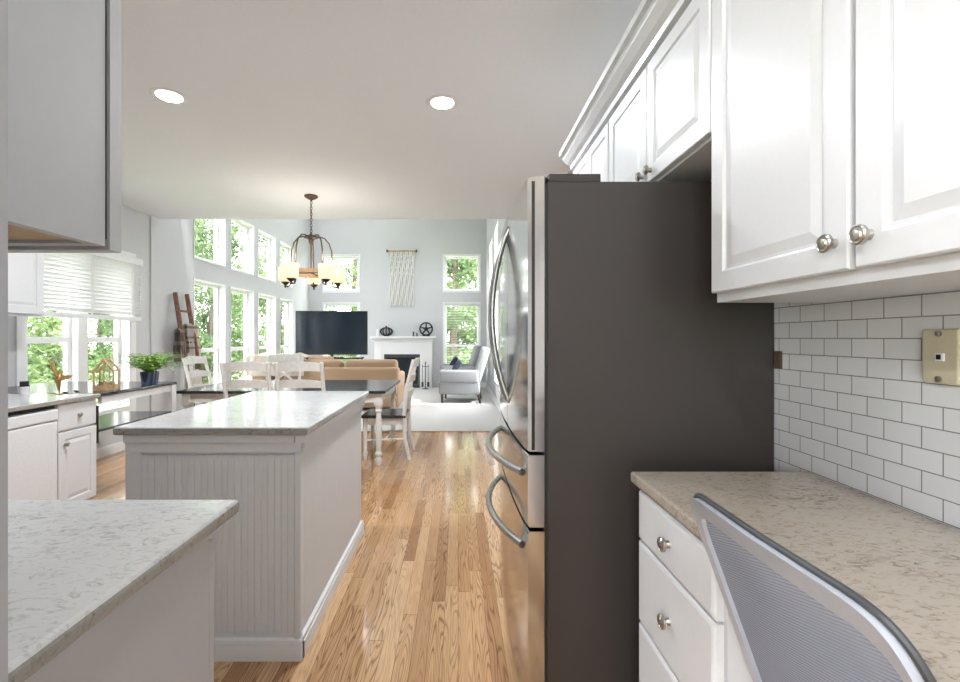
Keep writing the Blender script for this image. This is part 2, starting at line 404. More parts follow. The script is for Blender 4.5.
# outdoors
struct('ground', MB().box(-60, 60, -40, 70, -.5, -.3), M['grass'])
def crown_mesh(seed, mname, n=9500, R=1.35, H=6.5):
    rnd = random.Random(seed); b = bmesh.new(); cl = []
    for i in range(60):
        t = rnd.random(); z = .2+t*H; rr = R*(1-.5*(t-.35)**2*2.4)*rnd.uniform(.35, .95); a = rnd.uniform(0, 2*PI)
        cl.append((Vector((rr*math.cos(a), rr*math.sin(a), z)), rnd.uniform(.35, .62)))
    for i in range(n):
        c, s = rnd.choice(cl); d = Vector([rnd.gauss(0, 1) for _ in range(3)]); d = d.normalized()*s*rnd.uniform(.55, 1.05)
        p = c+d; q = Matrix.Rotation(rnd.uniform(0, 6.28), 3, Vector([rnd.gauss(0, 1) for _ in range(3)]).normalized()); l = rnd.uniform(.055, .11)
        vs = [b.verts.new(p+q @ Vector(v)) for v in ((-l, 0, 0), (0, -l*.5, .02), (l, 0, 0), (0, l*.5, .02))]
        b.faces.new(vs)
    me = bpy.data.meshes.new('crown'); b.to_mesh(me); b.free(); me.materials.append(M[mname]); return me
crowns = [crown_mesh(1, 'leafa'), crown_mesh(2, 'leafb'), crown_mesh(3, 'leafa')]
def tree(x, y, k, s, label, group):
    t = thing('tree', label, 'tree', (x, y, -.3), k*1.3, group); t.scale = (s, s, s)
    MB().tube([(0, 0, 0), (.1, .05, 1.5), (0, .1, 3.2), (.1, 0, 5)], [.17, .14, .1, .05]).build('trunk', M['bark'], t, smooth=True)
    c = bpy.data.objects.new('crown', crowns[k % 3]); C.objects.link(c); c.parent = t
k = 0
for x, y in [(-8.4, 3.6), (-8.9, 7.8), (-8.3, 12), (-8.8, 16.2), (-8.2, 20.4), (-12.7, 5.7), (-12.9, 9.9), (-12.6, 14.1), (-13, 18.4), (-12.4, 22.6), (-16.9, 8), (-17, 12.4), (-17, 16.8), (-16.8, 21.2), (-8.5, 24.8), (-12.6, 27)]:
    tree(x, y, k, 1.0+.06*(k % 3), 'leafy green tree outside the long row of left windows', 'trees beyond the left windows'); k += 1
for x, y in [(-4.2, 18.6), (-.1, 18.9), (4, 18.4), (-2.2, 22.8), (2, 22.9), (-4.3, 27), (0, 27)]:
    tree(x, y, k, 1.0+.06*(k % 3), 'leafy green tree outside the far living room windows', 'trees beyond the far windows'); k += 1

# ------------------------------------------------------------------ kitchen pieces
def door_rings(b=.055): return [(0, .003), (.003, 0), (b, 0), (b+.006, .006), (b+.012, .006), (b+.034, .001), (b+.036, .001)]
def slab_rings(): return [(0, .006), (.004, .002), (.010, .0)]
def add_knob(parent, x, z):
    return MB().lathe([(.009, 0), (.007, -.009), (.013, -.012), (.0165, -.015), (.0165, -.020), (.014, -.0225), (.0125, -.021), (.010, -.021), (.008, -.0235), (.0, -.0245)], (x, 0, z), 18, 'y').build('knob', M['knob'], parent, smooth=True)
def add_door(root, x, z, w, h, knob=None, t=.02, b=.055, m='cab'):
    d = MB().rings(w, h, t, door_rings(b)).build('door', M[m], root, (x, -t-.001, z))
    if knob: add_knob(d, *knob)
    return d
def add_drawer(root, x, z, w, h, m='cab', knob=True):
    d = MB().rings(w, h, .02, slab_rings()).build('drawer', M[m], root, (x, -.021, z))
    if knob: add_knob(d, w/2, h/2)
    return d

# right wall cabinet above the desk (faces -x)
FX = .69
c = thing('wall_cabinet', 'white wall cabinet with two raised-panel doors above the tiled backsplash', 'cabinet', (FX, 1.198, 1.366), -PI/2)
MB().box(0, .863, 0, XR-FX-.002, 0, .874).build('body', M['cab'], c)
add_door(c, .008, .012, .418, .85, (.418-.028, .05), b=.05)
add_door(c, .438, .012, .42, .85, (.028, .05), b=.05)
MB().box(0, .863, .0, .30, -.012, 0).build('bottom_rail', M['cab'], c)
# over-fridge cabinets
c = thing('wall_cabinet', 'white wall cabinet with two doors directly over the refrigerator', 'cabinet', (FX, 2.0, 1.80), -PI/2)
MB().box(0, .812, 0, XR-FX-.002, 0, .44).build('body', M['cab'], c)
add_door(c, .006, .008, .395, .42, (.395-.03, .035), b=.05)
add_door(c, .408, .008, .395, .42, (.03, .035), b=.05)
c = thing('wall_cabinet', 'white wall cabinet at the far end of the right run, past the refrigerator', 'cabinet', (FX, 2.62, 1.80), -PI/2)
MB().box(0, .617, 0, XR-FX-.002, 0, .44).build('body', M['cab'], c)
add_door(c, .006, .008, .30, .42, b=.045); add_door(c, .311, .008, .30, .42, b=.045)
# crown
crown = MB().prism([(FX-.001, 2.243), (FX-.03, 2.243), (FX-.034, 2.262), (FX-.052, 2.275), (FX-.075, 2.30), (FX-.082, 2.315), (FX-.098, 2.318), (FX-.098, 2.345), (FX+.02, 2.345), (FX+.02, 2.243)], 'y', .335, 2.64)
o = crown.build('crown_moulding', M['cab']); tag(o, 'white crown moulding along the top of the right wall cabinets', 'moulding')

# refrigerator
FY0, FY1 = 1.406, 2.32
f = thing('refrigerator', 'tall stainless french-door refrigerator with dark graphite side panel', 'refrigerator', (.28, FY0, 0))
fw = FY1-FY0
MB().box(0, .709, 0, fw, .03, 1.75, .004).build('case', M['fridgeside'], f)
MB().box(.004, .17, .01, .12, 1.75, 1.778, .004).box(-.05, .004, .02, .075, 1.752, 1.775, .008).build('hinge_cover', M['fridgeside'], f)
MB().box(-.008, .0, .004, fw-.004, .08, 1.745).build('gasket', M['black'], f)
MB().box(.02, .66, .02, fw-.02, 0, .03).build('kick_plate', M['black'], f)
def fdoor(name, y0, y1, z0, z1, curve=True):
    nseg = 10; poly = [(-.01, y0), (-.01, y1)]
    pts = []
    for i in range(nseg+1):
        t = i/nseg; y = y1+(y0-y1)*t; g = (y/fw-.5)*2; pts.append((-.062-.014*(1-g*g) , y))
    mb = MB(); poly = poly+pts
    mb.prism(poly, 'z', z0, z1)
    for v in mb.b.verts: pass
    es = [e for e in mb.b.edges if abs((e.verts[0].co-e.verts[1].co).z) < 1e-6 and max(e.verts[0].co.x, e.verts[1].co.x) < -.05]
    bmesh.ops.bevel(mb.b, geom=es, offset=.006, segments=2, affect='EDGES')
    d = mb.build(name, M['steel'], f, smooth=True)
    return d
hy = fw/2
MB().box(-.050, -.040, -.0015, .0, .91, 1.75).build('seam', M['black'], f)
d1 = fdoor('door', .0, hy-.003, .905, 1.765); d2 = fdoor('door', hy+.003, fw, .905, 1.765)
d3 = fdoor('drawer', 0, fw, .668, .893); d4 = fdoor('drawer', 0, fw, .06, .655)
for d, yy in ((d1, hy-.035), (d2, hy+.035)):
    pts = [(-.07-.072*math.sin(PI*i/16)**.8, yy, 1.0+.71*i/16) for i in range(17)]
    MB().tube(pts, .012, 10).build('handle', M['handle'], d, smooth=True)
for d, z in ((d3, .815), (d4, .575)):
    pts = [(-.066-.085*math.sin(PI*i/16)**.8, .09+(fw-.18)*i/16, z) for i in range(17)]
    MB().tube(pts, .013, 10).build('handle', M['handle'], d, smooth=True)

# desk run on the right
o = MB().box(.487, XR-.009, -.75, 1.275, .853, .883, .006).build('countertop', M['quartz_warmlit']); tag(o, 'speckled stone desk top, warm light in its colour, below the tiled wall', 'countertop')
c = thing('base_cabinet', 'white drawer cabinet under the stone desk top, beside the refrigerator', 'cabinet', (.515, 1.245, 0), -PI/2)
MB().box(0, .385, 0, .47, .09, .852).box(.0, .385, .05, .47, 0, .09).build('body', M['cab'], c)
for z0, z1 in ((.712, .842), (.487, .706), (.10, .481)): add_drawer(c, .008, z0, .368, z1-z0)
c = thing('base_cabinet', 'white cabinet carrying the near end of the desk top', 'cabinet', (.515, -.2, 0), -PI/2)
MB().box(0, .5, 0, .47, 0, .852).build('body', M['cab'], c); add_drawer(c, .01, .65, .48, .19); add_door(c, .01, .1, .48, .54, (.44, .48))

# phone plate and brown outlet plate
p = thing('phone_wall_plate', 'almond telephone wall plate on the white subway tile', 'wall plate', (XR-.009, .912, 1.2226))
MB().box(-.016, 0, -.036, .036, -.056, .056, .005, 3).build('plate', M['plate'], p)
MB().box(-.020, -.015, -.011, .005, -.009, .007, .001).build('jack', M['soap'], p)
MB().box(-.0215, -.0195, -.007, .001, -.006, .004).build('socket', M['black'], p)
for z in (-.046, .046): MB().lathe([(.006, 0), (.006, -.003), (.003, -.004), (.0, -.004)], (-.0165, 0, z), 14, 'x').build('screw', M['knob'], p, smooth=True)
o = MB().box(XR-.016, XR-.008, 1.375, 1.402, 1.165, 1.22, .002).build('wall_plate', M['brownplate']); tag(o, 'small brown plate on the tile beside the refrigerator', 'wall plate')

# near left: end cabinets (face +y)
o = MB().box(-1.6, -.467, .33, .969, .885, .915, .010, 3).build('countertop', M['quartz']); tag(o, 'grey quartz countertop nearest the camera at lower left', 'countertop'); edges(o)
c = thing('base_cabinet', 'white cabinet end, shade put into its colour, under the nearest left countertop', 'cabinet', (-.487, .88, 0), PI)
MB().box(0, 1.1, 0, .548, .1, .884).box(0, 1.1, .06, .548, 0, .1).build('body', M['shadedcab'], c)
add_door(c, .0, .12, .36, .74, (.32, .7), m='shadedcab'); add_door(c, .365, .12, .36, .74, (.04, .7), m='shadedcab'); add_door(c, .73, .12, .36, .74, (.32, .7), m='shadedcab')
c = thing('wall_cabinet', 'white wall cabinet, shade put into its colour, hanging at the upper left beside the camera', 'cabinet', (-.480, .612, 1.385), PI)
MB().box(0, 1.1, 0, .28, .012, 1.0).build('body', M['shadedcab'], c)
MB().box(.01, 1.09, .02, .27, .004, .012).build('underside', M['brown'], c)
MB().box(0, 1.1, 0, .018, 0, .012).box(0, .014, .018, .28, 0, .012).build('bottom_rail', M['shadedcab'], c)
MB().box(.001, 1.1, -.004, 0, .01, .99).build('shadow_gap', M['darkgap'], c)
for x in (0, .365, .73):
    d = MB().rings(.36, 1.0, .024, door_rings()).build('door', M['shadedcab'], c, (x-.002, -.03, -.004))

# island
IX0, IX1, IY0, IY1 = -1.335, -.58, 1.735, 2.94
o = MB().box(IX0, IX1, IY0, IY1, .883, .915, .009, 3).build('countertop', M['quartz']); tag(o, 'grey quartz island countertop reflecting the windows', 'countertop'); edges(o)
isl = thing('kitchen_island', 'white beadboard kitchen island under a quartz top', 'island', ((IX0+IX1)/2, (IY0+IY1)/2, 0))
bx0, bx1, by0, by1 = -.345, .340, -.575, .57
MB().box(bx0+.01, bx1-.01, by0+.01, by1-.01, 0, .882).build('body', M['island'], isl)
def bead(mb, L, z0, z1, place, pitch=.026):
    k = int(L/pitch); pts = [(0, 0)]
    for i in range(k):
        a = i*L/k; b = (i+1)*L/k; pts += [(b-.005, 0), (b-.0025, .0035), (b, 0)]
    lo = [mb.b.verts.new(place(u, d, z0)) for u, d in pts]; hi = [mb.b.verts.new(place(u, d, z1)) for u, d in pts]
    for i in range(len(pts)-1): mb.b.faces.new((lo[i], lo[i+1], hi[i+1], hi[i]))
mb = MB(); bead(mb, bx1-bx0-.082, .1, .80, lambda u, d, z: (bx0+.06+u, by0+.005+d, z)); mb.build('beadboard_panel', M['island'], isl)
mb = MB(); bead(mb, by1-by0-.02, .1, .80, lambda u, d, z: (bx1-.005-d, by0+.01+u, z)); mb.build('beadboard_panel', M['island'], isl)
MB().box(bx0, bx0+.06, by0, by0+.02, .0, .811).build('corner_board', M['island'], isl)
MB().box(bx1-.022, bx1+.001, by0-.001, by0+.02, 0, .811).build('corner_board', M['island'], isl)
MB().box(bx0, bx1, by0-.003, by0+.02, .812, .850).box(bx0-.003, bx1-.021, by0-.012, by0+.02, .85, .882, .004).build('top_rail', M['island'], isl)
MB().box(bx1-.02, bx1+.005, by0+.021, by1, .805, .822, .003).box(bx1-.02, bx1+.012, by0+.021, by1, .822, .850, .004).box(bx1-.02, bx1+.024, by0-.012, by1, .850, .882, .005).build('top_moulding', M['island'], isl)
MB().box(bx0-.004, bx1+.010, by0-.010, by0+.02, 0, .062).box(bx0-.004, bx1+.007, by0-.007, by0+.02, .062, .082, .004).box(bx1-.02, bx1+.010, by0, by1+.005, 0, .062).box(bx1-.02, bx1+.007, by0, by1+.005, .062, .082, .004).build('base_moulding', M['white'], isl)
MB().box(bx0-.018, bx0, -.45, 0, .12, .84, .003).box(bx0-.018, bx0, .02, .5, .12, .84, .003).build('door', M['island'], isl)

# ------------------------------------------------------------------ left sink run (faces +x)
CF = -2.67; CH = .85
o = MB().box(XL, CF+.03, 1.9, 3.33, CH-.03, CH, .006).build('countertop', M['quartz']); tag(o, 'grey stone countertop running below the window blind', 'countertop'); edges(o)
dw = thing('dishwasher', 'white built-in dishwasher at the left end of the sink run', 'dishwasher', (CF-.02, 2.395, 0), PI/2)
MB().box(0, .6, 0, .58, .0, .795).build('body', M['dish'], dw)
MB().rings(.592, .62, .03, slab_rings()).build('door', M['dish'], dw, (.004, -.031, .09))
MB().rings(.592, .075, .035, slab_rings()).build('control_panel', M['dish'], dw, (.004, -.036, .715))
MB().box(.004, .596, -.01, 0, .793, .818).build('shadow_gap', M['darkgap'], dw)
c = thing('base_cabinet', 'white narrow cabinet with drawer and door beside the dishwasher', 'cabinet', (CF-.02, 3.0, 0), PI/2)
MB().box(0, .33, 0, .58, .09, CH-.031).box(0, .33, .06, .58, 0, .09).build('body', M['cab'], c)
add_drawer(c, .006, .63, .318, .185); add_door(c, .006, .1, .318, .52, (.05, .44), b=.05)
c = thing('base_cabinet', 'white cabinet hidden behind the nearest countertop at the start of the sink run', 'cabinet', (CF-.02, 1.9, 0), PI/2)
MB().box(0, .49, 0, .58, 0, CH-.031).build('body', M['cab'], c); add_door(c, .01, .1, .47, .7)
# far-left wall cabinet
c = thing('wall_cabinet', 'white wall cabinet left of the window blind', 'cabinet', (-3.42, 2.7, 1.44), PI/2)
MB().box(0, 1.0, 0, .358, 0, .95).build('body', M['cab'], c)
add_door(c, .505, .01, .49, .93, b=.06); add_door(c, .01, .01, .49, .93, b=.06)
MB().box(0, 1.0, .005, .02, -.012, 0).build('bottom_rail', M['cab'], c)

# console with black top and lower shelf
t = thing('console_table', 'white console with black top and black lower shelf beyond the sink run', 'table', (CF, 3.345, 0))
L = .90
MB().box(XL-CF, .02, 0, L, CH-.025, CH, .004).build('tabletop', M['tabletop'], t)
MB().box(-.03, .0, .03, L-.03, CH-.085, CH-.026).build('apron', M['white'], t)
MB().box(-.48, .01, .0, L-.06, .562, .58, .004).build('shelf', M['tabletop'], t)
for x in (-.005,):
    MB().box(x-.02, x+.02, L-.065, L-.002, 0, CH-.026, .003).build('leg', M['white'], t)
MB().box(-.02, .0, -.012, .0, .48, CH-.09).build('bracket', M['black'], t)
cu = thing('cup', 'small tan cup with dark rim on the console shelf', 'cup', (CF-.16, 3.47, .581))
MB().lathe([(.026, 0), (.034, .085), (.030, .085), (.022, .01)], (0, 0, 0)).build('body', M['cup'], cu, smooth=True)
MB().lathe([(.036, .080), (.037, .100), (.032, .100), (.031, .080)], (0, 0, 0)).build('rim', M['black'], cu, smooth=True)

# window blind over the sink
bl = thing('window_blind', 'white horizontal blind half raised over the kitchen window', 'blind', (XL+.02, 3.86, 0))
MB().box(0, .07, 0, 1.42, 2.10, 2.18, .006).build('valance', M['white'], bl)
for i in range(15):
    z = 2.08-i*.039; MB().box(.005, .055, .01, 1.41, -.0015, .0015, mtx=Matrix.Translation((0, 0, z)) @ Matrix.Translation((.03, 0, 0)) @ Matrix.Rotation(math.radians(-44), 4, 'Y') @ Matrix.Translation((-.03, 0, 0))).build('slat', M['blind'], bl)
MB().box(.005, .055, .01, 1.41, 1.455, 1.50, .005).build('bottom_rail', M['white'], bl)
for y in (.15, .7, 1.27): MB().box(.052, .055, y-.01, y+.01, 1.5, 2.1).build('ladder_tape', M['white'], bl)

# small soap bottle
b = thing('soap_bottle', 'small white bottle with black cap near the window at far left', 'bottle', (-3.15, 3.27, CH))
MB().lathe([(.028, 0), (.03, .01), (.03, .05), (.02, .06)], n=16).build('body', M['soap'], b, smooth=True); MB().lathe([(.026, .058), (.026, .095), (.0, .096)], n=16).build('cap', M['black'], b, smooth=True)

# golden bird
g = thing('bird_figurine', 'gold hummingbird figurine with spread wings by the kitchen window', 'figurine', (-2.90, 3.26, CH)); g.scale = (.68, .68, .68)
MB().tube([(0, .02, .02), (0, .01, .10), (0, .0, .16), (0, .02, .21), (0, .06, .235)], [.004, .02, .03, .022, .012], 10).build('body', M['gold'], g, smooth=True)
MB().tube([(0, .06, .235), (0, .13, .245)], [.006, .002], 6).build('beak', M['gold'], g, smooth=True)
MB().prism([(0, .17), (-.05, .25), (-.11, .37), (-.07, .35), (.01, .23), (.03, .19)], 'x', -.006, .006).build('wing', M['gold'], g)
MB().prism([(.0, .17), (.05, .145), (.14, .165), (.17, .19), (.10, .20), (.02, .21)], 'x', .008, .018).build('wing', M['gold'], g)
MB().lathe([(.04, 0), (.04, .008), (.006, .014), (.004, .03)], (0, .02, 0)).build('base', M['gold'], g, smooth=True)
for y, z, lab in ((3.22, 0, 'tiny dark bird figurine just right of the gold hummingbird'), (3.31, 0, 'tiny dark bird figurine standing closest to the wooden house lantern')):
    g = thing('bird_figurine', lab, 'figurine', (-2.78, y-.035, CH), 0, 'tiny dark birds'); g.scale = (.6, .6, .6)
    MB().tube([(0, -.03, .05), (0, 0, .035), (0, .025, .03), (0, .05, .012)], [.004, .016, .013, .002], 8).build('body', M['iron'], g, smooth=True)
    MB().cyl((0, 0, 0), (0, 0, .03), .003).build('leg', M['iron'], g)

# wooden house lantern
h = thing('house_lantern', 'open wooden house-shaped lantern on the near end of the black-topped console', 'lantern', (-2.78, 3.56, CH), math.radians(20)); h.scale = (.92, .95, 1.28)
w, d_, e, pk = .07, .06, .12, .19
fr = MB()
for sx in (-w, w):
    for sy in (-d_, d_): fr.box(sx-.006, sx+.006, sy-.006, sy+.006, 0, e)
for sy in (-d_, d_):
    fr.box(-w, w, sy-.005, sy+.005, 0, .03)
    for s in (-1, 1): fr.tube([(s*w, sy, e), (0, sy, pk)], .008, 4)
    fr.box(-.004, .004, sy-.004, sy+.004, .03, pk-.01)
for sx in (-w, w): fr.box(sx-.005, sx+.005, -d_, d_, 0, .03); fr.box(sx-.005, sx+.005, -d_, d_, e-.006, e+.006)
fr.box(-.006, .006, -d_, d_, pk-.008, pk+.004)
fr.build('frame', M['lantern'], h); MB().box(-w, w, -d_, d_, 0, .008).build('floor_board', M['lantern'], h)
MB().box(-.035, .035, -.03, .03, .008, .05, .003).build('drawer_block', M['lantern'], h)

# fern in blue planter, on the console
pt = thing('potted_fern', 'bright green fern in a dark blue striped planter', 'plant', (-2.74, 4.0, CH))
MB().lathe([(.062, 0), (.072, .11), (.066, .11), (.058, .02)], n=20).build('planter', M['potblue'], pt, smooth=True)
mb = MB(); rnd = random.Random(4)
for i in range(60):
    a = rnd.uniform(0, 2*PI); Ln = rnd.uniform(.20, .36); rise = rnd.uniform(.06, .20); prev = None
    for s in range(9):
        t_ = s/8; r = .02+Ln*t_; z = .11+rise*math.sin(t_*2.1)-.05*t_*t_
        p = Vector((r*math.cos(a), r*math.sin(a), z)); side = Vector((-math.sin(a), math.cos(a), 0))
        if prev is not None:
            lw = .044*math.sin(PI*min(1, t_+.08))+.004; fwd = (p-prev)
            for sg in (-1, 1):
                v = [mb.b.verts.new(q) for q in (prev, prev+fwd*.55, prev+side*sg*lw+fwd*.8+Vector((0, 0, rnd.uniform(-.006, .006))), prev+side*sg*lw*.6+fwd*.2)]
                mb.b.faces.new(v)
        prev = p
mb.build('fronds', M['fern'], pt)

# ------------------------------------------------------------------ dining set
tb = thing('dining_table', 'rectangular farmhouse table with glossy black top and turned white legs', 'table', (-1.73, 4.96, 0))
tw, td, th = 1.02, .58, .745
MB().box(-tw, tw, -td, td, th-.028, th, .005).build('tabletop', M['tabletop'], tb)
MB().box(-tw+.07, tw-.07, -td+.05, -td+.07, th-.12, th-.03).box(-tw+.07, tw-.07, td-.07, td-.05, th-.12, th-.03).box(-tw+.05, -tw+.07, -td+.06, td-.06, th-.12, th-.03).box(tw-.07, tw-.05, -td+.06, td-.06, th-.12, th-.03).build('apron', M['chairwhite'], tb)
legp = [(.018, 0), (.026, .02), (.034, .06), (.022, .085), (.036, .11), (.036, .125), (.024, .14), (.03, .25), (.034, .40), (.024, .50), (.022, .52), (.034, .535), (.034, .55), (.026, .56), (.040, .59), (.040, .60)]
for sx in (-1, 1):
    for sy in (-1, 1):
        MB().lathe(legp, (sx*(tw-.075), sy*(td-.075), 0), 18).box(sx*(tw-.075)-.04, sx*(tw-.075)+.04, sy*(td-.075)-.04, sy*(td-.075)+.04, .60, th-.03).build('leg', M['chairwhite'], tb, smooth=True)
def dining_chair(label, loc, rotz, xback=False, group=None):
    """faces local +y (seat towards +y), back at y=0"""
    c = thing('dining_chair', label, 'chair', loc, rotz, group)
    wv = .208
    for s in (-1, 1):
        MB().tube([(s*wv, -.06, 0), (s*wv, -.01, .22), (s*wv, 0, .45), (s*wv, -.03, .75), (s*wv, -.10, 1.035)], [.017, .02, .022, .02, .018], 8).build('leg', M['chairwhite'], c, smooth=True)
        MB().lathe([(.014, 0), (.018, .03), (.026, .07), (.018, .1), (.022, .3), (.026, .42), (.026, .43)], (s*.20, .40, 0), 12).build('leg', M['chairwhite'], c, smooth=True)
    MB().box(-.23, .23, -.02, .44, .43, .462, .010, 3).build('seat', M['tabletop'], c)
    MB().box(-.2, .2, .0, .41, .36, .43).build('seat_frame', M['chairwhite'], c)
    def rail(z, h, n='rail'):
        mb = MB(); pts = []
        for i in range(9):
            u = -1+i/4; pts.append((u*wv, -.045*(1-u*u)))
        yo = -.03-.07*max(0, (z-.75)/.285) if z > .75 else -.03*(z-.45)/.3
        arch = h*.28
        A = [(x, y+yo, z-h/2+arch*.4*(1-(x/wv)**2)) for x, y in pts]; B = [(x, y+yo-.012, z+h/2+arch*(1-(x/wv)**2)) for x, y in pts]
        for i in range(8):
            for dy in (0,):
                q = [A[i], A[i+1], B[i+1], B[i]]; f0 = [mb.b.verts.new(v) for v in q]; f1 = [mb.b.verts.new((v[0], v[1]+.016, v[2])) for v in q]
                mb.b.faces.new(f0); mb.b.faces.new(f1[::-1])
                for k in range(4): mb.b.faces.new((f0[k], f1[k], f1[(k+1) % 4], f0[(k+1) % 4]))
        bmesh.ops.remove_doubles(mb.b, verts=mb.b.verts, dist=1e-4)
        mb.build(n, M['chairwhite'], c)
    rail(.99, .075)
    if xback:
        rail(.62, .05)
        for s in (-1, 1): MB().tube([(s*.19, -.02, .65), (0, -.08, .79), (-s*.19, -.09, .94)], .014, 6).build('cross_bar', M['chairwhite'], c)
    else: rail(.83, .065); rail(.67, .065)
    MB().cyl((-.2, .2, .2), (.2, .2, .2), .010).cyl((-.21, -.02, .22), (-.2, .40, .2), .011).cyl((.21, -.02, .22), (.2, .40, .2), .011).build('stretcher', M['chairwhite'], c)
    return c
G = 'white chairs around the dining table'
dining_chair('white ladder-back chair at the near side of the table, left one of the two', (-1.945, 4.20, 0), 0, group=G)
dining_chair('white ladder-back chair at the near side of the table, right one of the two', (-1.452, 4.20, 0), 0, group=G)
dining_chair('white ladder-back chair at the right end of the table, seen from its side', (-.56, 4.86, 0), PI/2, group=G)
dining_chair('white ladder-back chair at the left end of the table by the ladder', (-2.97, 5.24, 0), -PI/2, group=G)
dining_chair('white cross-back chair at the far side of the table', (-2.27, 5.82, 0), PI, True, group=G)

# chandelier
HX, HY = -1.55, 4.75
ch = thing('chandelier', 'bronze five-light chandelier with wooden ring above the dining table', 'chandelier', (HX, HY, ZC))
MB().lathe([(.07, -.001), (.07, -.012), (.045, -.03), (.012, -.045), (.008, -.06)], n=24).build('canopy', M['bronze'], ch, smooth=True)
mb = MB()
zz = -.055; i = 0
while zz > -.40:
    a = (i % 2)*PI/2; pts = [(.010*math.cos(t)*math.cos(a), .010*math.cos(t)*math.sin(a), zz-.018+.020*math.sin(t)) for t in [2*PI*k/10 for k in range(10)]]
    mb.tube(pts, .0035, 5, closed=True); zz -= .030; i += 1
mb.build('chain', M['bronze'], ch, smooth=True)
MB().lathe([(.01, -.40), (.02, -.41), (.07, -.43), (.075, -.445), (.03, -.46), (.02, -.50), (.010, -.52), (.006, -.80), (.012, -.81), (.0, -.82)]).build('hub', M['bronze'], ch, smooth=True)
mb = MB()
prof = [(.205, -.835), (.225, -.835), (.225, -.795), (.205, -.795)]
R_ = []
for k in range(40):
    a = 2*PI*k/40; R_.append([mb.b.verts.new((r*math.cos(a), r*math.sin(a), z)) for r, z in prof])
for k in range(40):
    A, B = R_[k], R_[(k+1) % 40]
    for j in range(4): mb.b.faces.new((A[j], A[(j+1) % 4], B[(j+1) % 4], B[j]))
mb.build('ring', M['ringwood'], ch)
MB().box(-.205, .205, -.006, .006, -.820, -.808).box(-.006, .006, -.205, .205, -.820, -.808).build('cross_bar', M['bronze'], ch)
for k in range(5):
    a = math.radians(-42+72*k); ca, sa = math.cos(a), math.sin(a)
    P = [(.05, -.44), (.09, -.425), (.14, -.435), (.19, -.49), (.215, -.57), (.222, -.68), (.222, -.82), (.222, -.90), (.235, -.945), (.262, -.955), (.285, -.935)]
    arm = MB().tube([(r*ca, r*sa, z) for r, z in P], .0075, 8).build('arm', M['bronze'], ch, smooth=True)
    MB().lathe([(.006, -.965), (.012, -.955), (.008, -.94), (.028, -.925), (.045, -.905), (.04, -.90)], (.285*ca, .285*sa, 0), 16).build('cup', M['bronze'], arm, smooth=True)
    MB().lathe([(.055, -.905), (.072, -.885), (.078, -.755), (.073, -.755), (.066, -.88), (.05, -.897)], (.285*ca, .285*sa, 0), 20).build('lamp_shade', M['shade'], arm, smooth=True)
    lo = lamp('bulb_light', 'POINT', (.285*ca, .285*sa, -.66), (0, 0, 0), 1.4, (1, .95, .88), shadow_soft_size=.05); lo.parent = ch

# recessed lights: the pair in view, plus unseen ones added for brightness
def can(x, y, label, z=ZC, e=CAN_W):
    c = thing('recessed_light', label, 'ceiling light', (x, y, z), 0, 'recessed ceiling lights')
    MB().lathe([(.072, -.002), (.078, -.006), (.100, -.004), (.104, -.0005), (.072, -.0005)], n=32).build('trim_ring', M['white'], c, smooth=True)
    MB().lathe([(.072, -.0005), (.072, -.004), (.0, -.0045)], n=32).build('lens', M['canlens'], c)
    l = lamp('can_light', 'AREA', (0, 0, -.012), (0, 0, 0), e, (.90, .95, 1), shape='DISK', size=.14); l.parent = c
can(-1.79, 2.79, 'round recessed ceiling light at upper left, above the island'); can(-.10, 2.87, 'round recessed ceiling light in the middle of the ceiling')
can(-.10, .75, 'added recessed light, out of view over the camera aisle', ZC, 2.5); can(-1.79, -.9, 'added recessed light, unseen behind the camera on the left'); can(-.10, -1.1, 'added recessed light, unseen behind the camera on the right')  # downlights added out of view to light the near kitchen
gl = thing('added_globe_light', 'added white globe light, unseen behind the camera, brightening the kitchen ceiling', 'ceiling light', (-1.3, -1.6, ZC))  # globe added out of view to brighten the ceiling
MB().lathe([(.07, -.001), (.07, -.02), (.02, -.04), (.02, -.10), (.04, -.11)], n=24).build('canopy', M['bronze'], gl, smooth=True)
MB().lathe([(.04, -.11), (.11, -.15), (.14, -.22), (.11, -.30), (.04, -.335), (.0, -.34)], n=24).build('lamp_shade', M['shade'], gl, smooth=True)
lo = lamp('added_globe_bulb', 'POINT', (0, 0, -.42), (0, 0, 0), 32, (.92, .96, 1), shadow_soft_size=.12); lo.parent = gl
for x, y in ((-3.1, 7.2), (-2.2, 7.2), (-3.1, 9.8), (-2.2, 9.8)): can(x, y, 'added recessed light, unseen, high over the living room', ZT, 9)  # cans added above the view to lift the living room light

# ------------------------------------------------------------------ living room
# sofa (sectional) seen from behind
sf = thing('sofa', 'tan leather sectional sofa seen from behind the dining table', 'sofa', (-2.0, 7.7, .012))
MB().box(-1.55, .98, 0, .95, .05, .42, .04, 3).box(-1.55, -.75, .9, 1.35, .05, .42, .04, 3).build('base', M['leather'], sf, smooth=True)
MB().box(-1.0, .98, 0, .24, .40, .74, .05, 4).box(-1.55, -1.3, .0, 1.35, .40, .74, .05, 4).build('back', M['leather'], sf, smooth=True)
for x0, x1 in ((-.95, -.02), (.02, .94)): MB().box(x0, x1, .10, .34, .46, .87, .07, 4).build('back_cushion', M['leather'], sf, smooth=True)
for x0, x1 in ((-.75, .08), (.09, .82)): MB().box(x0, x1, .3, .95, .40, .53, .04, 3).build('seat_cushion', M['leather'], sf, smooth=True)
MB().box(.82, .98, .1, .98, .38, .62, .05, 3).build('arm', M['leather'], sf, smooth=True)
